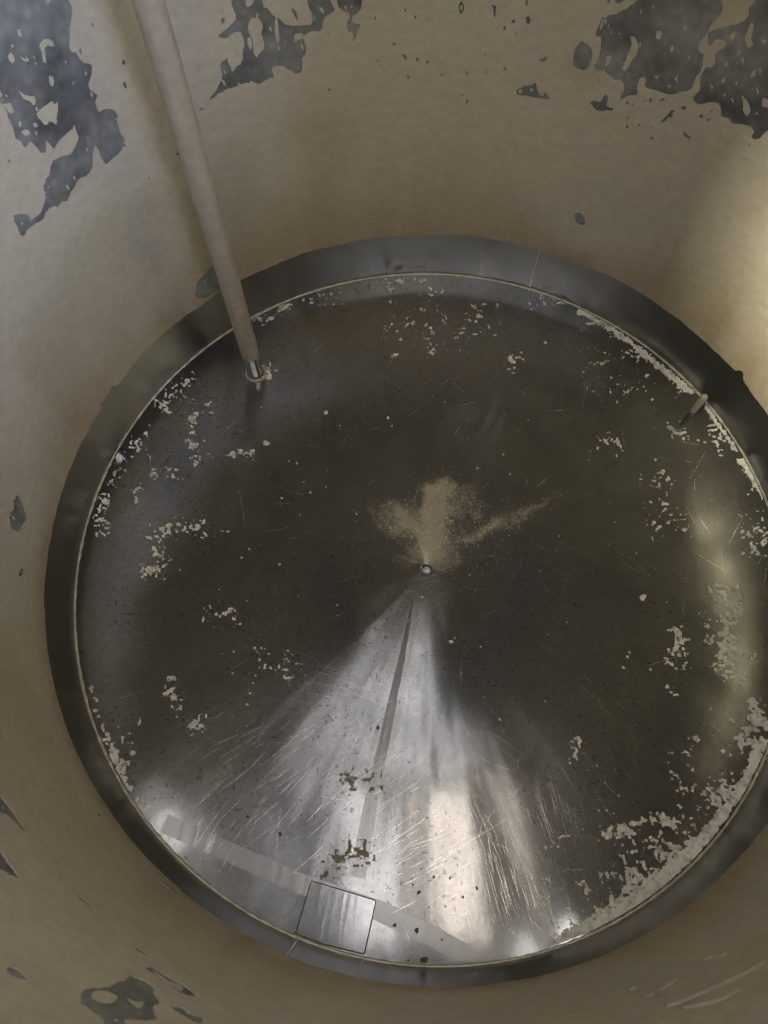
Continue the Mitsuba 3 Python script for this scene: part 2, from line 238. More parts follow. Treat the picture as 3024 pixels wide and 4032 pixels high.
# ---- traced outlines: wall places as (angle, height), floor places as (x, y), all in thousandths of a radian or of R
HOLES = '2305,1065 2307,1051 2304,1042 2307,1029 2313,1014 2322,1007 2332,1002 2339,993 2344,981 2340,972 2331,961 2328,951 2320,944 2312,940 2309,931 2310,919 2319,913 2331,908 2339,900 2336,892 2330,885 2331,874 2341,862 2339,849 2338,838 2330,841 2316,840 2305,831 2300,818 2306,809 2314,804 2315,790 2308,778 2307,761 2319,751 2333,743 2355,742 2372,740 2379,746 2378,762 2380,778 2380,789 2388,783 2397,769 2404,754 2416,744 2434,743 2448,744 2461,739 2473,739 2486,731 2495,725 2504,737 2512,733 2516,724 2523,731 2524,743 2539,746 2552,741 2559,735 2578,736 2595,741 2605,747 2617,743 2633,745 2633,757 2624,776 2615,786 2601,781 2586,773 2583,763 2592,757 2574,751 2560,748 2552,756 2542,763 2532,767 2529,784 2523,788 2514,790 2511,802 2499,802 2488,812 2478,815 2464,812 2453,815 2440,811 2431,811 2415,817 2408,825 2399,827 2397,837 2396,852 2403,844 2421,849 2434,850 2446,848 2456,844 2459,836 2462,846 2467,858 2471,864 2476,852 2483,844 2491,847 2495,855 2491,863 2493,879 2493,884 2500,884 2512,875 2518,877 2520,883 2515,892 2523,905 2524,914 2519,919 2518,932 2515,949 2515,961 2514,971 2524,980 2542,1008 2517,1064 2459,1142|1984,946 1987,927 1985,918 1989,903 1999,896 2004,890 2023,886 2032,881 2027,875 2014,866 2005,869 1999,875 1991,875 1979,871 1973,871 1973,857 1974,845 1983,831 1988,817 1996,807 2010,804 2020,797 2023,793 2024,806 2029,818 2027,832 2032,823 2042,825 2050,823 2047,814 2048,797 2050,784 2060,777 2071,768 2084,762 2089,755 2078,752 2068,756 2059,750 2052,754 2036,752 2022,754 2011,757 1998,762 1988,756 1982,762 1968,757 1956,750 1943,754 1928,755 1920,758 1922,770 1925,778 1923,783 1908,778 1895,773 1894,762 1882,750 1875,742 1856,739 1851,751 1851,768 1853,776 1844,784 1839,801 1843,814 1846,825 1832,833 1820,836 1814,828 1804,831 1798,840 1798,850 1794,856 1783,862 1765,869 1772,883 1778,895 1779,902 1825,910 1828,892 1821,882 1819,868 1822,859 1839,856 1854,852 1862,855 1879,862 1888,870 1889,880 1900,889 1908,901 1909,910 1917,905 1921,910 1921,930|1759,897 1757,880 1752,863 1737,859 1735,849 1743,846 1744,829 1737,821 1730,829 1727,819 1730,800 1721,806 1715,818 1717,830 1707,831 1709,838 1719,841 1722,837 1731,844 1732,851 1718,857 1710,870 1710,890|1863,895 1857,893 1852,881 1851,862 1856,865 1859,880 1864,886|2017,912 2010,914 2010,904 2016,898 2019,905|2115,743 2109,744 2109,737 2115,738|1787,828 1783,825 1785,821|1705,871 1699,872 1700,869|1679,845 1674,849 1676,836|1679,746 1671,747 1673,743|2012,930 2010,928 2014,922|1668,735 1661,735 1663,729|1105,932 1122,911 1142,897 1153,886 1169,881 1174,868 1177,847 1169,831 1159,835 1158,812 1157,794 1165,779 1163,759 1149,755 1134,761 1123,750 1101,747 1091,753 1081,735 1084,718 1078,701 1070,717 1049,726 1046,735 1056,751 1059,766 1050,774 1041,775 1038,757 1028,755 1002,758 986,758 973,765 953,781 938,792 940,808 935,823 940,844 945,860 960,865 960,892 952,907 953,923 941,935 943,955 956,975|887,998 891,973 888,959 906,943 920,929 944,912 942,892 934,878 924,885 926,897 910,901 900,894 914,872 912,859 904,855 913,845 926,841 931,823 922,794 930,773 912,763 903,765 895,774 875,781 862,778 850,762 832,766 816,758 795,765 778,770 771,762 771,750 758,750 752,765 753,773 735,794 709,817 832,1018|1208,820 1194,816 1178,809 1173,794 1176,775 1178,756 1193,754 1214,762 1217,781 1218,802|1333,669 1327,680 1311,691 1299,687 1286,701 1284,685 1274,674 1261,685 1249,677 1249,666 1271,666 1289,666 1303,669 1322,661|1146,679 1139,690 1125,689 1121,711 1114,713 1110,694 1111,685 1099,684 1090,679 1095,672 1108,673 1120,665 1134,665|1292,758 1285,759 1276,769 1271,764 1279,758 1281,749|974,690 972,701 964,713 962,726 951,730 957,716 964,703 966,691|943,738 939,749 930,748 931,739|896,739 894,746 887,742 889,736|878,741 870,744 872,736|916,692 905,689 892,687 889,680 900,682 910,679|995,736 989,745 982,746 990,737|1018,733 1012,735 1011,721|1029,725 1022,726 1025,722|1337,848 1331,853 1324,842 1328,828 1334,838|1371,834 1361,842 1360,833|1345,880 1341,883 1339,869|1147,743 1142,743 1142,735|1174,910 1170,914 1168,902|1159,920 1136,922 1142,909 1154,908|769,737 764,738 764,730|858,741 854,741 854,738|802,739 799,743 799,737|878,759 876,767 875,761|1053,708 1050,711 1048,703|1056,669 1047,673 1049,668|992,672 983,672 986,668|957,669 951,673 952,667|1241,693 1238,696 1238,691|1355,809 1353,813 1351,804|1359,781 1355,783 1357,780|1490,865 1484,874 1478,863 1477,848 1483,843 1489,851|1415,868 1410,872 1406,864 1405,848 1409,833 1410,854|1612,858 1607,859 1608,848|1345,888 1341,888 1339,867|1560,836 1554,837 1557,831|1356,813 1351,811 1352,803|1615,756 1603,752 1604,738 1611,745|1582,746 1574,743 1577,733|1602,701 1595,704 1598,691|1521,704 1516,708 1518,697|1460,709 1454,712 1455,702|1413,725 1410,725 1408,703|1558,738 1548,736 1554,728|1105,349 1091,361 1071,346 1066,328 1079,316 1095,323|1055,671 1047,675 1048,669|2280,254 2267,264 2242,275 2226,286 2209,291 2178,290 2142,282 2140,266 2139,230 2144,222 2174,206 2204,191 2232,188 2259,190 2279,201 2286,215 2285,239|3076,366 3080,346 3092,330 3101,313 3111,302 3124,306 3140,323 3148,329 3164,333 3168,349 3164,364 3149,375 3135,378 3119,366 3108,363 3097,374 3092,366 3083,368|3256,311 3243,301 3240,290 3248,287 3267,305 3265,314|-2499,612 -2486,603 -2476,600 -2466,596 -2455,592 -2444,595 -2430,592 -2412,593 -2411,599 -2423,606 -2433,605 -2441,617 -2450,620 -2459,648|-2393,719 -2381,699 -2371,703 -2359,704 -2344,706 -2328,710 -2332,716 -2341,724 -2349,734 -2358,755|-2290,593 -2280,589 -2263,586 -2252,584 -2238,593 -2240,597 -2251,591 -2261,599 -2270,595|-2324,595 -2315,593 -2306,593 -2306,598 -2314,600|-2150,596 -2146,588 -2133,587 -2118,583 -2119,590 -2131,599 -2140,601|-2111,636 -2100,618 -2083,612 -2069,613 -2057,605 -2043,606 -2028,609 -2019,610 -2027,621 -2035,636 -2047,641 -2061,642 -2073,638 -2086,635 -2099,640|-2208,905 -2208,893 -2203,886 -2195,880 -2185,883 -2181,893 -2186,902 -2194,908 -2202,910|-2117,848 -2121,833 -2128,812 -2127,797 -2120,781 -2117,761 -2117,747 -2118,725 -2107,704 -2111,690 -2104,690 -2094,680 -2083,674 -2070,678 -2070,696 -2057,705 -2053,717 -2059,734 -2048,750 -2040,765 -2042,779 -2051,790 -2063,801 -2070,817 -2061,823 -2050,840 -2072,876 -2080,855 -2090,849 -2097,851 -2105,851 -2114,842|-2039,709 -2035,694 -2023,682 -2015,693 -2006,688 -2001,677 -1991,686 -1987,708 -1999,710 -2011,711 -2023,713|-2441,254 -2437,238 -2429,246 -2431,257'
ISLANDS = '2396,1012 2389,1017 2377,1018 2374,1013 2367,1007 2368,1000 2372,998 2377,1003 2382,1008 2388,1006 2392,995 2397,983 2401,983 2400,991 2395,1001|2402,960 2396,956 2398,945 2407,938 2408,948|2458,1029 2450,1031 2447,1018 2457,1014 2460,1020|2473,969 2469,965 2462,952 2447,945 2456,928 2460,933 2460,942 2471,952|2460,913 2450,917 2433,918 2419,917 2418,909 2408,909 2416,896 2424,887 2432,872 2434,880 2439,889 2453,885 2456,894 2461,902|2512,969 2496,960 2501,944 2507,944 2510,952|2507,906 2496,906 2489,896 2493,892 2503,893|2478,906 2470,901 2472,895 2479,897|2504,923 2497,923 2501,914 2507,915|2343,1072 2337,1069 2342,1063 2346,1067|2444,1039 2438,1040 2442,1034|2438,1016 2433,1011 2427,1002 2432,1003 2437,1011|2506,990 2504,986 2507,980 2512,981 2513,988|2481,891 2477,886 2484,881|2612,766 2607,761 2612,757|2416,994 2413,991 2417,989|2360,968 2357,964 2362,962|2499,979 2496,975 2500,973|1954,893 1939,893 1931,883 1931,867 1939,862 1937,849 1934,834 1937,825 1946,817 1956,809 1959,818 1961,834 1957,852 1964,869 1964,883|1970,854 1961,858 1961,841 1965,828 1972,832|1899,884 1895,881 1896,858 1897,837 1902,827 1906,844 1904,865|1862,838 1846,838 1841,831 1846,824 1858,825 1865,818|1803,883 1795,881 1790,867 1797,870|1958,935 1937,929 1946,921 1957,916 1961,922|2048,787 2042,784 2041,770 2048,777|2047,762 2035,760 2038,753 2048,755|2013,767 2007,764 2011,758|1905,819 1900,818 1903,809|1815,865 1811,863 1814,857|1888,828 1884,826 1886,822|1744,879 1740,876 1741,869 1745,872|1731,877 1727,874 1729,869|1106,852 1096,854 1083,835 1080,818 1085,799 1088,779 1098,780 1098,799 1097,817 1097,835|1140,795 1131,802 1130,786 1136,769 1140,783|1052,877 1041,880 1039,861 1051,862|1173,861 1170,875 1167,856 1170,846|1027,784 1016,789 1015,782|1131,850 1127,853 1127,847|989,775 982,779 982,770|879,925 878,956 871,953 866,927 855,919 863,907|906,915 901,926 895,924 898,905|832,819 813,813 799,802 798,785 813,791 819,806|884,832 879,841 876,831 881,822|867,884 862,891 857,875|823,880 820,888 815,871|847,931 836,936 833,925|868,806 864,810 861,796|849,807 838,801 842,797|896,860 889,868 886,859|789,833 762,839 754,825 781,818|833,871 829,880 824,865 832,858|902,813 895,812 894,801|856,837 853,845 849,831|813,848 802,842 801,834|1199,786 1195,787 1196,782|1326,676 1317,680 1317,669 1323,666|1300,685 1290,684 1292,675|1270,673 1261,679 1262,670|1486,862 1483,866 1480,858 1482,850 1486,854|3250,301 3247,295 3252,295|-2121,804 -2118,784 -2107,772 -2095,767 -2093,788 -2099,806 -2110,815 -2119,817|-2088,758 -2076,756 -2068,738 -2064,749 -2064,764 -2070,766 -2077,762|-2098,623 -2085,620 -2069,624 -2057,613 -2043,617 -2041,629 -2052,633 -2071,633 -2088,627|-2469,614 -2463,612 -2459,620'
RIDGES = ['-1265,551 -1240,560 -1210,564 -1182,568 -1154,575 -1125,580 -1099,582', '-1289,422 -1275,425 -1275,477 -1263,482 -1259,553', '-1151,450 -1136,461 -1129,477 -1118,479', '-1253,481 -1233,472 -1214,470', '-1249,581 -1224,598 -1198,612 -1169,614']
CRUSTS = '19,95 251,-966 343,-928 438,-882 526,-823 602,-774|41,45 435,-842 465,-828|36,55 533,-790 557,-780|10,95 602,-774 686,-700 759,-630 823,-532|26,50 685,-660 704,-649|18,60 804,-576 820,-543|17,45 830,-440 840,-487|14,45 813,-486 770,-541|9,80 548,826 650,740 738,638 845,506|6,60 883,447 916,365 942,293|7,95 951,262 973,189 993,131|10,38 -954,183 -939,264 -917,348|12,28 -951,190 -954,103|12,34 -816,516 -770,570 -730,619|15,15 -860,443 -888,365|11,55 -877,-445 -848,-503 -817,-549 -793,-594|7,24 -918,-347 -886,-433|9,34 -764,-625 -749,-638|10,28 -120,977 37,976|16,31 -523,841 -497,851|13,41 -447,878 -421,886|8,24 -363,907 -238,938|13,34 398,917 493,869|22,32 -785,85 -787,30|16,29 -811,-16 -784,-10|17,21 -788,121 -769,124|14,25 -721,104 -657,138|21,29 -696,496 -678,508|10,31 -716,480 -712,432|12,34 -710,386 -696,332|9,34 -605,353 -539,370|12,28 -662,376 -645,370|17,28 -775,299 -765,296|11,34 -817,290 -811,295|11,28 -863,244 -865,207|12,31 -718,-335 -705,-399|12,25 -651,-448 -639,-438|25,34 818,-201 797,-284 789,-346|18,29 820,-128 827,-149|15,31 678,-244 659,-314|10,34 636,-388 634,-412|22,6 694,236 719,143 727,77|26,3 553,349 593,341|29,6 214,823 229,813|39,-3 -7,885 31,849|32,-3 -43,751 -13,742|17,21 305,675 328,657|29,6 103,765 118,753|34,6 -448,-264 -423,-271|21,8 -608,-137 -582,-144|14,45 404,-744 448,-723 530,-705|9,60 543,-706 553,-711|14,30 359,-543 355,-528|15,30 610,-649 627,-645|26,22 944,49 960,12|12,35 315,-842 329,-854|14,40 -490,668 -480,647|14,35 -541,629 -503,630|13,40 778,388 806,370|20,30 893,352 909,327'.split("|")
STAINS = '17,36 -183,-599 -176,-606|15,25 -241,-593 -231,-600|13,36 -232,-756 -200,-765|10,36 -269,-775 -253,-768|10,30 -295,-796 -283,-787'.split("|")
PALE = '-487,401,10.0 -298,508,5.9 -256,465,3.7 -415,343,2.9 -391,336,2.9 -350,241,3.5 -370,276,2.1 -302,261,2.1 -436,222,3.5 -381,168,2.8 -209,174,3.6 -592,112,4.0 -608,112,2.7 -528,57,4.0 -549,31,4.0 -438,11,4.0 -495,72,2.0 -607,-67,3.2 -528,-100,2.6 -382,-85,2.7 -560,-130,4.5 -611,-140,4.5 -627,-123,2.6 -607,-103,1.9 -713,-103,1.9 -557,-247,3.1 -481,-238,3.8 -472,-240,2.5 -406,-278,3.2 -556,-308,3.1 -270,-112,2.7 -268,-144,2.7 -503,524,2.9 -721,-10,2.6 -785,-221,1.8 -586,-253,1.9 -101,489,5.2 -90,463,3.0 85,538,2.2 446,483,2.9 421,721,4.5 344,459,2.9 258,349,2.9 174,310,2.9 399,72,3.4 389,29,2.7 480,-43,2.6 610,1,3.2 605,-135,12.5 56,-229,6.0 67,-219,2.7 388,-191,2.5 329,-222,2.6 139,-248,2.6 79,-322,2.6 534,-299,4.3 542,-287,3.7 518,-327,4.9 588,-337,3.6 840,339,5.3 709,289,5.3 -33,-150,3.4 -64,-161,3.4 -19,-89,3.5 -87,-202,2.0 127,-27,2.7 140,-77,2.7 331,-31,2.7 274,283,2.8 565,101,2.0 666,-152,2.5 -793,-510,5.2 -511,-393,3.7 -505,-363,3.7 -508,-449,1.8 -468,-444,2.4 -829,-505,2.9 170,-452,3.7 297,-409,2.5 177,-482,2.5 135,-390,2.5 627,-645,5.0 591,-644,3.4 549,-706,5.5 447,-651,2.8 418,-620,2.3 405,-578,2.9 387,-720,2.8 344,-726,2.3 316,-845,5.5 330,-875,2.7 718,-449,2.9'
DARK = '-162,-462,6.2 -411,-713,5.7 -493,-670,4.0 -277,-539,2.4 -360,-670,2.9 -361,-636,2.9 -42,-687,3.5 -82,-552,3.1 -63,-801,2.8 -56,-800,2.3 -85,-834,3.4 -71,-850,5.6 69,-845,5.0 6,-823,3.4 -33,-819,3.9 34,-863,3.9 -9,-881,2.8 -48,-882,2.2 -81,-928,6.0 -23,-948,3.3 -65,-985,10.2 -103,-986,3.7 -133,-915,5.5 17,-687,2.3'
P_OWN = [(605,-135), (-487,401), (-793,-510), (56,-229)]
D_OWN = [(-65,-985), (-81,-928), (-162,-462)]
SEAM = '-47,-103 -87,-270 -133,-449 -184,-654 -219,-814'
PLATE = '-331,-817 -175,-864 -205,-970 -366,-931'
CHORD = '-696,-678 -527,-750 -367,-819 -167,-886 -38,-943 55,-994'
SCRATCHES = '-422,-592,203,119,40,60 -475,-476,183,81,27,25 -562,-736,90,70,57,30 279,-674,69,79,-81,34 160,-835,83,86,-77,75 117,-717,81,62,-73,20 363,-36,156,71,-35,18 -122,-556,183,216,29,40 73,-562,97,90,-43,22 -49,-774,126,118,23,35 409,-629,114,108,-59,10 -281,-345,154,75,-13,20 448,-409,72,37,-52,8'

# ------------------------------------------------------------------ helpers for the shapes
def key(name):
    k, n = name, 1
    while k in scene or k in labels or any(s.startswith(k + '__') for s in scene):
        k = f'{name}_{n:03d}'; n += 1
    return k
def add(name, mesh, bsdf, smooth=False, label=None, kind=None, numbered=True):
    k = key(name) if numbered else name
    v, f = (mesh.vertices, mesh.faces) if hasattr(mesh, 'vertices') else mesh
    scene[k] = mikit.ply((np.asarray(v, float) * R, np.asarray(f, int)), bsdf, smooth=smooth)
    if label or kind: labels[k] = {**({'label': label} if label else {}), **({'kind': kind} if kind else {})}
    return k
def ints(t): return np.array([[float(v) for v in q.split(',')] for q in t.split()])
def geoms(g): return [q for q in getattr(g, 'geoms', [g]) if q.geom_type == 'Polygon' and q.area > 0]
def ragged(pts, amp, rng, step=.012, closed=True):
    """The outline with fractal wobble added, so that traced corners turn into torn edges."""
    pts = np.asarray(pts, float)
    ring = np.vstack([pts, pts[:1]]) if closed else pts
    seg = np.linalg.norm(np.diff(ring, axis=0), axis=1); s = np.concatenate([[0], np.cumsum(seg)])
    n = max(6, int(s[-1] / step)); t = np.arange(n) * s[-1] / n if closed else np.linspace(0, s[-1], n)
    q = np.stack([np.interp(t, s, ring[:, 0]), np.interp(t, s, ring[:, 1])], 1)
    o = rng.uniform(0, 100, 2); size = min(1.0, s[-1] / .25)
    w = np.stack([meshkit.fbm(np.stack([q[:, 0] * 28 + o[k], q[:, 1] * 28 + o[1 - k], q[:, 0] * 0 + 7 * k], -1), 4, seed=3 + k) - .5 for k in (0, 1)], 1)
    return q + w * amp * 2 * size
def flat(poly, length):
    """Triangles of a polygon, no edge longer than length: (points, faces)."""
    rings = [np.array(poly.exterior.coords)[:-1]] + [np.array(i.coords)[:-1] for i in poly.interiors]
    cs = manifold3d.CrossSection([r for r in rings], manifold3d.FillRule.EvenOdd)
    m = cs.extrude(.01).refine_to_length(length).to_mesh() if length else cs.extrude(.01).to_mesh()
    v, f = np.array(m.vert_properties)[:, :3], np.array(m.tri_verts)
    f = f[(v[f][:, :, 2] > .0099).all(1)]
    used = np.unique(f); back = np.zeros(len(v), int); back[used] = np.arange(len(used))
    return v[used][:, :2], back[f]
def sides(poly, lower, upper, step=None):
    """The strip round a polygon's rings, between the maps lower and upper of its points."""
    V, Fc, at = [], [], 0
    for ring in [poly.exterior, *poly.interiors]:
        c = np.array(ring.segmentize(step).coords if step else ring.coords)
        n = len(c); V += [lower(c), upper(c)]; i = np.arange(n - 1) + at
        Fc.append(np.stack([i, i + 1, i + 1 + n, i + n], 1)); at += 2 * n
    q = np.vstack(Fc)
    return np.vstack(V), np.vstack([q[:, [0, 1, 2]], q[:, [0, 2, 3]]])
def join(*ms):
    V, Fc, at = [], [], 0
    for v, f in ms:
        V.append(v); Fc.append(np.asarray(f) + at); at += len(v)
    return np.vstack(V), np.vstack(Fc)
def on_wall(q, r): return np.stack([r * np.cos(q[:, 0]), r * np.sin(q[:, 0]), q[:, 1]], 1)
def wall_sheet(poly, r, back=None, length=.05):
    v, f = flat(poly, length)
    top = (on_wall(v, r), f[:, ::-1])
    return join(top, sides(poly, lambda c: on_wall(c, back), lambda c: on_wall(c, r))) if back else top
_rng = np.random.default_rng(5)
PR = np.linspace(0, 1.02, 500); _t = np.clip(PR / .5, 0, 1)
_s = SLOPE * np.clip(.4 + PR / .05, 0, 1)             # a plain cone, eased only at the drain
PZ = np.concatenate([[0], np.cumsum((_s[1:] + _s[:-1]) / 2 * np.diff(PR))]); PZ -= np.interp(1.0, PR, PZ)
def floor_z(x, y):
    r = np.hypot(x, y)
    dent = (meshkit.fbm(np.stack([x * 1.6 + 3, y * 1.6 + 8, x * 0], -1), 2, seed=4) - .5) * .002 * np.clip(r / .3, 0, 1) * np.clip((1 - r) / .15, 0, 1)
    return np.interp(r, PR, PZ) + dent
def on_floor(q, h=0.0): return np.stack([q[:, 0], q[:, 1], floor_z(q[:, 0], q[:, 1]) + h], 1)
def floor_plate(poly, h, length=.04, crown=0.0):
    """A thin piece lying on the floor: its top sheet at height h and its edge."""
    v, f = flat(poly, length)
    return join((on_floor(v, h), f), sides(poly, lambda c: on_floor(c, -.002), lambda c: on_floor(c, h), .05))
def lathe(profile, n=48, axis=(0, 0)):
    p = np.asarray(profile, float); a = np.arange(n) * 2 * np.pi / n
    V = np.stack([p[:, 0, None] * np.cos(a) + axis[0], p[:, 0, None] * np.sin(a) + axis[1], p[:, 1, None] + 0 * a], -1).reshape(-1, 3)
    i, j = np.meshgrid(np.arange(len(p) - 1), np.arange(n), indexing='ij')
    q = np.stack([i * n + j, i * n + (j + 1) % n, (i + 1) * n + (j + 1) % n, (i + 1) * n + j], -1).reshape(-1, 4)
    return V, np.vstack([q[:, [0, 1, 2]], q[:, [0, 2, 3]]])

# ------------------------------------------------------------------ the vessel: shell, lid, floor, band
labels['vessel'] = {'label': 'round steel vessel with tan scale-coated walls and a bare conical steel floor, seen from inside', 'category': 'tank'}
COAT = .0032                                           # the scale is this thick; the steel behind it stands at 1 + COAT
SH = 1 + COAT
n = 360
ringz = [(SH, -.03), (SH, TOP)]
add('vessel__wall', lathe([(SH, -.01), (SH, .09), (SH, BAND + .06)], n), 'band_steel', smooth=True, label='bare grey steel band round the foot of the wall')
add('vessel__upper_wall', lathe([(SH, BAND + .06), (SH, 1.0), (SH, TOP + .02)], n), 'bare', smooth=True)
add('vessel__outer_shell', lathe([(1.03, -.16), (1.03, TOP + .03)], 96), 'outer_paint', smooth=True)
mouth = Polygon([(.23, -.88), (.245, -.50), (.235, -.18), (.20, .20), (.19, .45), (.19, .70), (.30, 1.0), (.18, .97), (.10, .66), (-.05, .43), (-.32, .07), (-.5, -.2), (-.6, -.45), (-.62, -.66), (-.45, -.82), (-.1, -.93)]).buffer(.02).buffer(-.02)
lid_shape = Point(0, 0).buffer(1.03, 64).difference(mouth)
lid = trimesh.creation.extrude_polygon(lid_shape, .03, engine='earcut'); lid.apply_translation((0, 0, TOP + .02))
add('vessel__lid', lid, 'lid_paint')

rr = np.concatenate([[.0165, .022, .03, .04], np.linspace(.055, SH, 120)]); aa = np.arange(n) * 2 * np.pi / n
X, Y = rr[:, None] * np.cos(aa), rr[:, None] * np.sin(aa)
V = np.stack([X, Y, floor_z(X, Y)], -1).reshape(-1, 3)
i, j = np.meshgrid(np.arange(len(rr) - 1), np.arange(n), indexing='ij')
q = np.stack([i * n + j, (i + 1) * n + j, (i + 1) * n + (j + 1) % n, i * n + (j + 1) % n], -1).reshape(-1, 4)
add('vessel__floor', (V, np.vstack([q[:, [0, 1, 2]], q[:, [0, 2, 3]]])), 'floor_steel', smooth=True, label='dull conical steel floor with a silt stain and a bright reflection')
# drain: a small round hole with a bright domed plug sunk in it
z0 = -SLOPE
add('vessel__drain', lathe([(.0195, z0 + .0035), (.0185, z0 + .0048), (.0165, z0 + .0040), (.0160, z0 - .02), (0.0001, z0 - .022)], 40), 'band_steel', smooth=40, label='small round drain hole at the centre of the floor')
add('vessel__drain__plug', lathe([(.0150, z0 - .02), (.0148, z0 - .008), (.0120, z0 - .002), (.0065, z0 + .0015), (.0002, z0 + .0025)], 40), 'plug_metal', smooth=True, label='bright domed plug in the drain hole')
# the weld bead round the rim of the floor: rippled, uneven
m, kk = 900, 8
rng = np.random.default_rng(11)
th = np.arange(m) * 2 * np.pi / m
wob = meshkit.fbm(np.stack([np.cos(th) * 14, np.sin(th) * 14, th * 0], -1), 4, seed=9)
br = .0034 + .0038 * (wob - .35).clip(0, 1) + .0008 * np.sin(th * 170)
ph = np.arange(kk) * 2 * np.pi / kk
V = np.stack([(SH - .003 + br[:, None] * np.cos(ph)) * np.cos(th)[:, None], (SH - .003 + br[:, None] * np.cos(ph)) * np.sin(th)[:, None], .001 + br[:, None] * np.sin(ph)], -1).reshape(-1, 3)
i, j = np.meshgrid(np.arange(m), np.arange(kk), indexing='ij')
q = np.stack([i * kk + j, (i + 1) % m * kk + j, (i + 1) % m * kk + (j + 1) % kk, i * kk + (j + 1) % kk], -1).reshape(-1, 4)
add('vessel__weld_bead', (V, np.vstack([q[:, [0, 1, 2]], q[:, [0, 2, 3]]])), 'weld_metal', smooth=True, label='thin pale weld bead round the rim of the floor')

# ------------------------------------------------------------------ the scale on the wall, with the places where it has come off
A0, A1 = -.1, 2 * np.pi - .1
def wrap(q):
    q = q.copy(); q[:, 0] = np.where(q[:, 0].mean() < A0, q[:, 0] + 2 * np.pi, q[:, 0]); return q
rng = np.random.default_rng(21)
holes = [wrap(ints(t) / 1000) for t in HOLES.split('|')]
islands = [wrap(ints(t) / 1000) for t in ISLANDS.split('|')]
H = [Polygon(ragged(h, .011, rng)).buffer(0) for h in holes]
I_ = unary_union([Polygon(ragged(h, .008, rng, .008)).buffer(0) for h in islands])
for k in range(90):                                   # many small pinholes in the upper wall
    a, z = rng.choice([rng.uniform(1.0, 1.75), rng.uniform(.75, 1.1), rng.uniform(2.2, 2.75), rng.uniform(0, 6)]), rng.uniform(.62, 1.05)
    s = rng.uniform(.0015, .005) * (1.3 if rng.random() < .1 else 1)
    t = np.sort(rng.uniform(0, 2 * np.pi, 9)); rad = s * rng.uniform(.5, 1.2, 9)
    H.append(Polygon(np.stack([a + rad * np.cos(t), z + 1.5 * rad * np.sin(t)], 1)).buffer(0))
specks_in = []
for hp in H[:71]:                                      # crumbs of scale still stuck inside the larger bare places
    if hp.area < .003: continue
    x0, y0, x1, y1 = hp.bounds
    for k in range(int(hp.area * 600)):
        c = Point(rng.uniform(x0, x1), rng.uniform(y0, y1))
        if not hp.contains(c): continue
        t = np.sort(rng.uniform(0, 2 * np.pi, 8)); rad = rng.uniform(.0012, .0045) * rng.uniform(.5, 1.2, 8)
        specks_in.append(Polygon(np.stack([c.x + rad * np.cos(t), c.y + 1.8 * rad * np.sin(t)], 1)).buffer(0))
keep = unary_union([I_] + specks_in)
edge_a = np.linspace(A0, A1, 1500)
ez = BAND + (meshkit.fbm(np.stack([np.cos(edge_a) * 9, np.sin(edge_a) * 9, edge_a * 0], -1), 5, seed=2) - .5) * .014 + (meshkit.fbm(np.stack([np.cos(edge_a) * 60, np.sin(edge_a) * 60, edge_a * 0], -1), 2, seed=6) - .5) * .006
for a, w, h in ((math.radians(26.2), .013, .018), (math.radians(153.6), .03, .010), (math.radians(152), .008, .012), (math.radians(155.5), .008, .014)):
    ez += h * np.exp(-((edge_a - a) / w) ** 4)
outer = Polygon(np.vstack([np.stack([edge_a, ez], 1), [[A1, TOP + .01], [A0, TOP + .01]]])).buffer(0)
bare_all = unary_union(H).difference(keep)
coat = outer.difference(bare_all)
pieces = [g for g in geoms(coat) if g.area > 4e-6]
main = max(pieces, key=lambda g: g.area)
add('vessel__coating', wall_sheet(main, 1.0, SH), 'coat', smooth=True, label='tan mineral scale coating the wall, flaked away in dark patches')
add('vessel__coating_remnant', join(*[wall_sheet(g, 1.001, SH) for g in pieces if g is not main]), 'coat', smooth=True, kind='stuff', label='scraps of tan scale left inside the bare patches')
for rt in RIDGES:                                      # edges of scale that has begun to lift, lower right
    ln = LineString(ragged(wrap(ints(rt) / 1000), .012, rng, .008, closed=False))
    rib = unary_union([ln.interpolate(q, normalized=True).buffer(float(w)) for q, w in zip(np.linspace(0, 1, 160), .0009 + .0021 * meshkit.noise(np.stack([np.linspace(0, 22, 160)] * 3, -1), 4))]).simplify(.0005)
    for g in geoms(rib): add('vessel__coating__lifted_edge', wall_sheet(g, .9955, 1.001), 'coat', smooth=40)
for k, hp in enumerate(sorted([g for g in geoms(bare_all)], key=lambda g: -g.area)):
    if hp.area < 5e-5: break
    add('vessel__upper_wall__bare_patch', wall_sheet(hp.buffer(.004), SH - .0012), 'bare', smooth=True)

# ------------------------------------------------------------------ weld seams and plates on the floor and band
sx = ints(SEAM) / 1000
_sl = LineString(sx); _q = np.linspace(0, 1, 90); _c = np.array([_sl.interpolate(q, normalized=True).coords[0] for q in _q])
_d = np.gradient(_c, axis=0); _d /= np.linalg.norm(_d, axis=1)[:, None]; _n = np.stack([-_d[:, 1], _d[:, 0]], 1)
_w = (.0035 + .017 * _q ** .8)[:, None] + (meshkit.fbm(np.stack([_q * 16, _q * 0, _q * 0], -1), 3)[:, None] - .5) * .006
seam = Polygon(np.vstack([_c + _n * _w, (_c - _n * (.0035 + .017 * _q ** .8)[:, None])[::-1]])).buffer(0)
add('vessel__floor__weld_seam', floor_plate(seam, .0010, .010), 'seam_steel', smooth=25, label='ground weld seam running from the drain to the square plate')
ch = ints(CHORD) / 1000
plate = Polygon(ints(PLATE) / 1000).buffer(-.004).buffer(.006, quad_segs=2).intersection(Point(0, 0).buffer(.995, 64))
chord = LineString(ch).buffer(.0215, cap_style=2).intersection(Point(0, 0).buffer(.99, 64))
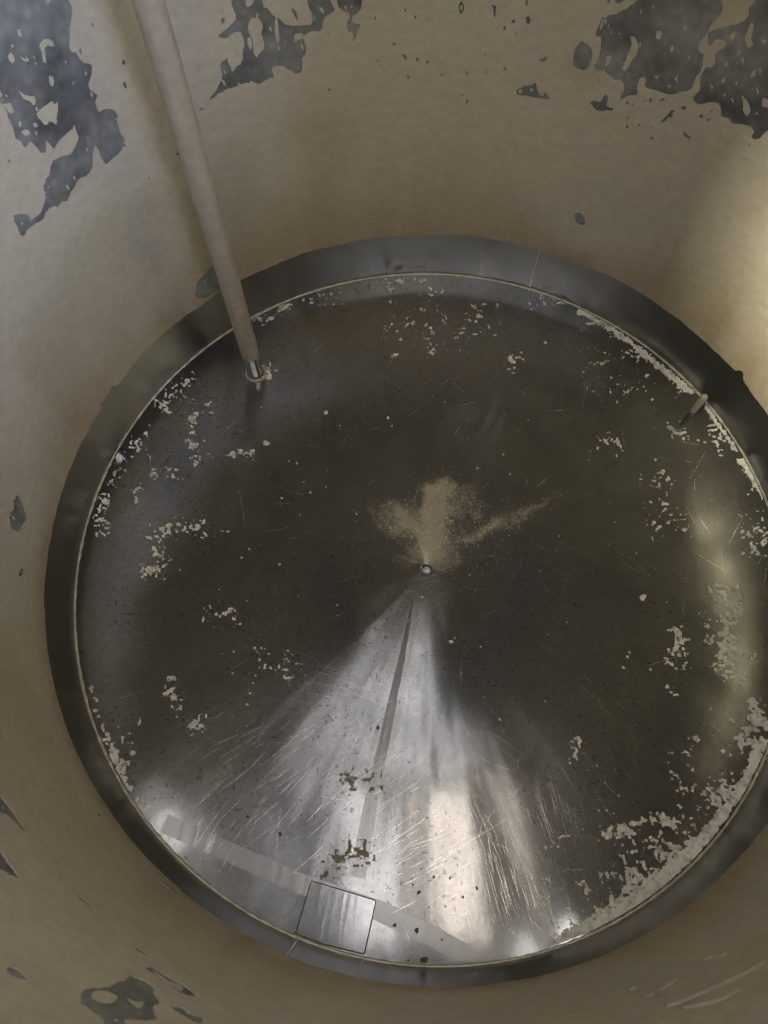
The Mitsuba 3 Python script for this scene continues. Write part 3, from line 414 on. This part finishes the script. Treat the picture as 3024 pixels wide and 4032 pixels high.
add('vessel__floor__chord_weld', floor_plate(chord, .0013, .012), 'seam_steel', smooth=25, label='straight ground weld strip crossing the floor near its lower edge')
def bevelled(poly, h, b=.003):
    v, f = flat(poly.buffer(-b), .012)
    inner = poly.buffer(-b)
    top = (on_floor(v, h), f)
    # bevel: two strips made of nested outlines of equal point count
    c0 = np.array(poly.exterior.coords)[:-1]; s = np.linspace(0, 1, 240, endpoint=False)
    o = np.array([poly.exterior.interpolate(t, normalized=True).coords[0] for t in s])
    inn = np.array([inner.exterior.interpolate(inner.exterior.project(Point(*t))).coords[0] for t in o])
    V = np.vstack([on_floor(o, -.002), on_floor(o, h * .45), on_floor(inn, h)])
    k = np.arange(240); Fq = np.vstack([np.stack([k + a * 240, (k + 1) % 240 + a * 240, (k + 1) % 240 + (a + 1) * 240, k + (a + 1) * 240], 1) for a in (0, 1)])
    return join(top, (V, np.vstack([Fq[:, [0, 1, 2]], Fq[:, [0, 2, 3]]])))
add('vessel__floor__patch_plate', bevelled(plate, .0022), 'plate_steel', smooth=35, label='square steel patch plate at the rim, under the end of the weld seam')
for a in (-111.0, -102.0, 77.0, 67.2):
    r0 = math.radians(a)
    g = box(r0 - .0022, .004, r0 + .0022, BAND + .012)
    add('vessel__wall__seam_line', wall_sheet(g, SH - .0035, SH, .05), 'ground_steel', smooth=30)

# ------------------------------------------------------------------ pale lime crust on the floor
rng = np.random.default_rng(33)
cell = .0020
def crust_cells(lines, coarse=.36):
    boxes = {}
    for line in lines:
        head, pts = line.split(' ', 1); hw, dens = [float(v) for v in head.split(',')]; hw /= 1000; dens /= 100
        P_ = ints(pts) / 1000; L = LineString(P_) if len(P_) > 1 else Point(P_[0])
        x0, y0, x1, y1 = L.buffer(hw * 1.9).bounds
        gx, gy = np.meshgrid(np.arange(round(x0 / cell), round(x1 / cell) + 1), np.arange(round(y0 / cell), round(y1 / cell) + 1))
        gx, gy = gx.ravel(), gy.ravel()
        d = shapely.distance(shapely.points(gx * cell, gy * cell), L) / hw
        x, y = gx * cell, gy * cell
        f = coarse * meshkit.fbm(np.stack([x * 38, y * 38, x * 0], -1), 3, seed=5) + (1 - coarse) * meshkit.fbm(np.stack([x * 130, y * 130, x * 0 + 3], -1), 2, seed=8)
        val = dens * np.exp(-(d / 1.15) ** 2 * 1.0) + (f - .5) * 1.75
        ok = (val > .36) & (np.hypot(x, y) < .993)
        for a, b in zip(gx[ok], gy[ok]): boxes[(a, b)] = 1
    return boxes
def crust_shapes(lines, coarse=.36):
    cells = np.array(sorted(crust_cells(lines, coarse)))
    u = shapely.union_all(shapely.box(cells[:, 0] * cell - cell * .52, cells[:, 1] * cell - cell * .52, cells[:, 0] * cell + cell * .52, cells[:, 1] * cell + cell * .52))
    u = u.buffer(-cell * .25, join_style=2).buffer(cell * .34, quad_segs=1).simplify(cell * .22)
    return sorted(geoms(u), key=lambda g: -g.area)
crusts = crust_shapes(CRUSTS)
stains = crust_shapes(STAINS, .05)
def crust_mesh(g, h):
    v, f = flat(g, .03)
    k = h * (.6 + .8 * meshkit.fbm(np.stack([v[:, 0] * 90, v[:, 1] * 90, v[:, 0] * 0], -1), 2, seed=1))
    return join((on_floor(v, k), f), sides(g, lambda c: on_floor(c, -.001), lambda c: on_floor(c, h)))
big = [g for g in crusts if g.area > 9e-5]
for g in big[:110]: add('vessel__floor__lime_crust', crust_mesh(g, .0032), 'lime', smooth=40)
small = [g for g in crusts if g not in set(big[:110])]
if small: add('vessel__floor__lime_specks', join(*[crust_mesh(g, .0022) for g in small]), 'lime', kind='stuff', label='fine pale lime specks scattered over the steel floor')

for g in stains[:8]: add('vessel__floor__dark_stain', crust_mesh(g, .0030), 'burnt', smooth=40)
add('vessel__floor__dark_stain_specks', join(*[crust_mesh(g, .0028) for g in stains[8:]]), 'burnt', kind='stuff', label='dark brown specks of burnt dirt beside the weld seam')

# grains of dried silt, as real crumbs, thick near the drain
gr, grains = np.random.default_rng(44), []
def crumb(x, y, s):
    m = trimesh.creation.icosphere(subdivisions=0, radius=1.0); v = m.vertices * s * gr.uniform(.6, 1.3, (12, 1)) * [1, 1, .6]
    return v + [x, y, float(floor_z(np.array(x), np.array(y))) + s * .2], m.faces
for k in range(1500):
    if k < 900: x, y = gr.normal([.03, .08], [.11, .11])
    else:
        r, a = math.sqrt(gr.random()) * .97, gr.uniform(0, 2 * np.pi); x, y = r * math.cos(a), r * math.sin(a)
    if math.hypot(x, y) < .02: continue
    grains.append(crumb(x, y, gr.uniform(.0006, .0017)))
add('vessel__floor__silt_grains', join(*grains), 'pale_chip', kind='stuff', label='fine tan grains of dried silt strewn round the drain')

# ------------------------------------------------------------------ scratches
sc, ribs = np.random.default_rng(55), []
def scratch(c, ang, L, w, bend):
    t = np.linspace(-.5, .5, 7); d = np.array([math.cos(ang), math.sin(ang)]); nrm = np.array([-d[1], d[0]])
    ctr = c + np.outer(t * L, d) + np.outer(bend * (t * t - .08) * L, nrm)
    ww = (w * (1 - (2 * np.abs(t)) ** 2.2).clip(.05))[:, None]
    a, b = ctr + nrm * ww / 2, ctr - nrm * ww / 2
    if np.hypot(*np.vstack([a, b]).T).max() > .985: return
    v = np.vstack([on_floor(a, .0021), on_floor(b, .0021)]); i = np.arange(6)
    q = np.stack([i + 7, i + 8, i + 1, i], 1)
    ribs.append((v, np.vstack([q[:, [0, 1, 2]], q[:, [0, 2, 3]]])))
for cx, cy, ex, ey, ang, k in ints(SCRATCHES):
    for _ in range(int(k * 1.1)):
        c = np.array([cx + sc.normal(0, .5) * ex, cy + sc.normal(0, .5) * ey]) / 1000
        scratch(c, math.radians(ang) + sc.normal(0, .10), sc.gamma(2.2, .028), sc.uniform(.0003, .0009), sc.normal(0, .06))
for _ in range(170):
    r, a = math.sqrt(sc.random()) * .95, sc.uniform(0, 2 * np.pi)
    scratch(np.array([r * math.cos(a), r * math.sin(a)]), sc.uniform(0, np.pi), sc.gamma(2, .03), sc.uniform(.0004, .0008), sc.normal(0, .1))
add('vessel__floor__scratches', join(*ribs), 'scratch_metal', kind='stuff', label='fine bright scratches in the steel floor')

# ------------------------------------------------------------------ the tube and the probe
base = np.array([-.523, .644]); lean = np.array([.02, .01]); zb = float(floor_z(base[:1], base[1:])[0])
def upright(profile, n=40):
    v, f = lathe(profile, n); h = v[:, 2:3]; v = v.copy()
    v[:, :2] += base + lean * h; v[:, 2] += zb; return v, f
labels['dip_tube'] = {'label': 'slender upright tan-coated tube standing on the steel floor, left of the middle', 'category': 'pipe'}
hs = np.linspace(.105, 1.62, 60)
rad = .0283 + .0012 * (meshkit.fbm(np.stack([hs * 9, hs * 0, hs * 0], -1), 3) - .5)
prof = [(.0258, .098), (.0272, .102)] + list(zip(rad, hs)) + [(.02, 1.63), (.0001, 1.632)]
tv, tf = upright(prof, 40)
tv[:40, 2] += .008 * np.sin(np.arange(40) * 1.9) + .006 * np.sin(np.arange(40) * .8); tv[40:80, 2] += .008 * np.sin(np.arange(40) * 1.9)
add('dip_tube__coating', (tv, tf), 'tube_coat', smooth=True, label='tan scale covering the tube above its foot')
add('dip_tube__foot', upright([(.0255, -.03), (.0255, .05), (.0255, .12)]), 'polished', smooth=True, label='short bare steel foot of the tube')
add('dip_tube__collar', upright([(.0252, .002), (.0290, .008), (.0330, .006), (.0355, -.004), (.0355, -.02)]), 'weld_metal', smooth=True, label='pale weld ring round the foot of the tube')
pb = np.array([.791, .381]); pz = float(floor_z(pb[:1], pb[1:])[0])
labels['sensor_probe'] = {'label': 'short thin upright steel probe with a tan tip, near the rim at the right', 'category': 'probe'}
def pin(profile):
    v, f = lathe(profile, 24, pb); v = v.copy(); v[:, 2] += pz; return v, f
add('sensor_probe__stem', pin([(.0082, -.02), (.0082, .06), (.0082, .125)]), 'polished', smooth=True, label='bare steel stem')
t = np.linspace(0, np.pi / 2, 7)
add('sensor_probe__tip', pin([(.0083, .112), (.0096, .122), (.0102, .15)] + [(.0104 * math.cos(a) + 1e-5, .19 + .0104 * math.sin(a)) for a in t]), 'tube_coat', smooth=True, label='tan scale on the rounded tip')
add('sensor_probe__collar', pin([(.008, .003), (.0105, .005), (.0125, -.003), (.0125, -.01)]), 'weld_metal', smooth=True)

# ------------------------------------------------------------------ loose chips lying on the floor
fr = np.random.default_rng(66)
def chip(x, y, s, bsdf):
    k = int(fr.integers(5, 8)); t = np.sort(np.arange(k) * 2 * np.pi / k + fr.uniform(-.35, .35, k)); rd = s * fr.uniform(.6, 1.25, k)
    el, rot = fr.uniform(.65, 1.0), fr.uniform(0, np.pi)
    q = np.stack([rd * np.cos(t), el * rd * np.sin(t)], 1) @ np.array([[math.cos(rot), -math.sin(rot)], [math.sin(rot), math.cos(rot)]])
    th = min(.0035, s * .35)
    z = floor_z(q[:, 0] + x, q[:, 1] + y) + .0018 + q @ fr.normal(0, .06, 2)
    zc = float(floor_z(np.array(x), np.array(y))) + .0018
    V = np.vstack([np.column_stack([q + [x, y], z]), np.column_stack([q * .9 + [x, y], z + th]), [[x, y, zc + th * 1.15]]])
    i = np.arange(k); j = (i + 1) % k
    Fc = np.vstack([np.stack([i, j, j + k], 1), np.stack([i, j + k, i + k], 1), np.stack([i + k, j + k, i * 0 + 2 * k], 1)])
    name = key('scale_flake'); scene[name] = mikit.ply((V * R, Fc), bsdf); return name
def where(x, y):
    if math.hypot(x, y) < .2: return 'beside the drain in the middle of the steel floor'
    if x < 0: return 'on the dark floor between the drain and the tube' if y > 0 else 'on the floor to the lower left of the drain'
    return 'on the floor between the drain and the thin probe' if y > 0 else 'on the dark floor to the lower right of the drain'
pale, dark = ints(PALE) / 1000, ints(DARK) / 1000
own_pale = {0: 'large cream flake, biggest of all, alone on the floor right of the drain', 1: 'cream flake below the tube, largest loose flake on the left of the floor',
            2: 'cream flake near the weld bead at the lower left of the floor', 3: 'cream flake next to a smaller one, just right of the top of the bright streak'}
own_dark = {0: 'dark triangular flake standing at the lower rim right of the square plate', 1: 'dark brown flake with sharp corners on the chord weld right of the plate', 2: 'dark flake halfway down the weld seam below the drain'}
for x, y, s in pale:
    nme = chip(x, y, s * 1.25, 'pale_chip')
    own = [k for k, q in enumerate(P_OWN) if math.hypot(x - q[0] / 1000, y - q[1] / 1000) < .004]
    if own: labels[nme] = {'label': own_pale[own[0]], 'category': 'flake', 'group': 'loose cream flakes on the floor'}
    else: labels[nme] = {'label': 'tiny cream flake of scale ' + where(x, y), 'category': 'flake', 'group': 'loose cream flakes ' + where(x, y)}
for x, y, s in dark:
    nme = chip(x, y, s, 'dark_chip')
    own = [k for k, q in enumerate(D_OWN) if math.hypot(x - q[0] / 1000, y - q[1] / 1000) < .004]
    side = 'left of the weld seam' if x < -.12 else 'right of the weld seam'
    if own: labels[nme] = {'label': own_dark[own[0]], 'category': 'flake', 'group': 'dark flakes on the bright steel'}
    else: labels[nme] = {'label': 'tiny dark brown flake on the bright part of the floor, ' + side, 'category': 'flake', 'group': 'dark flakes on the bright steel ' + side}
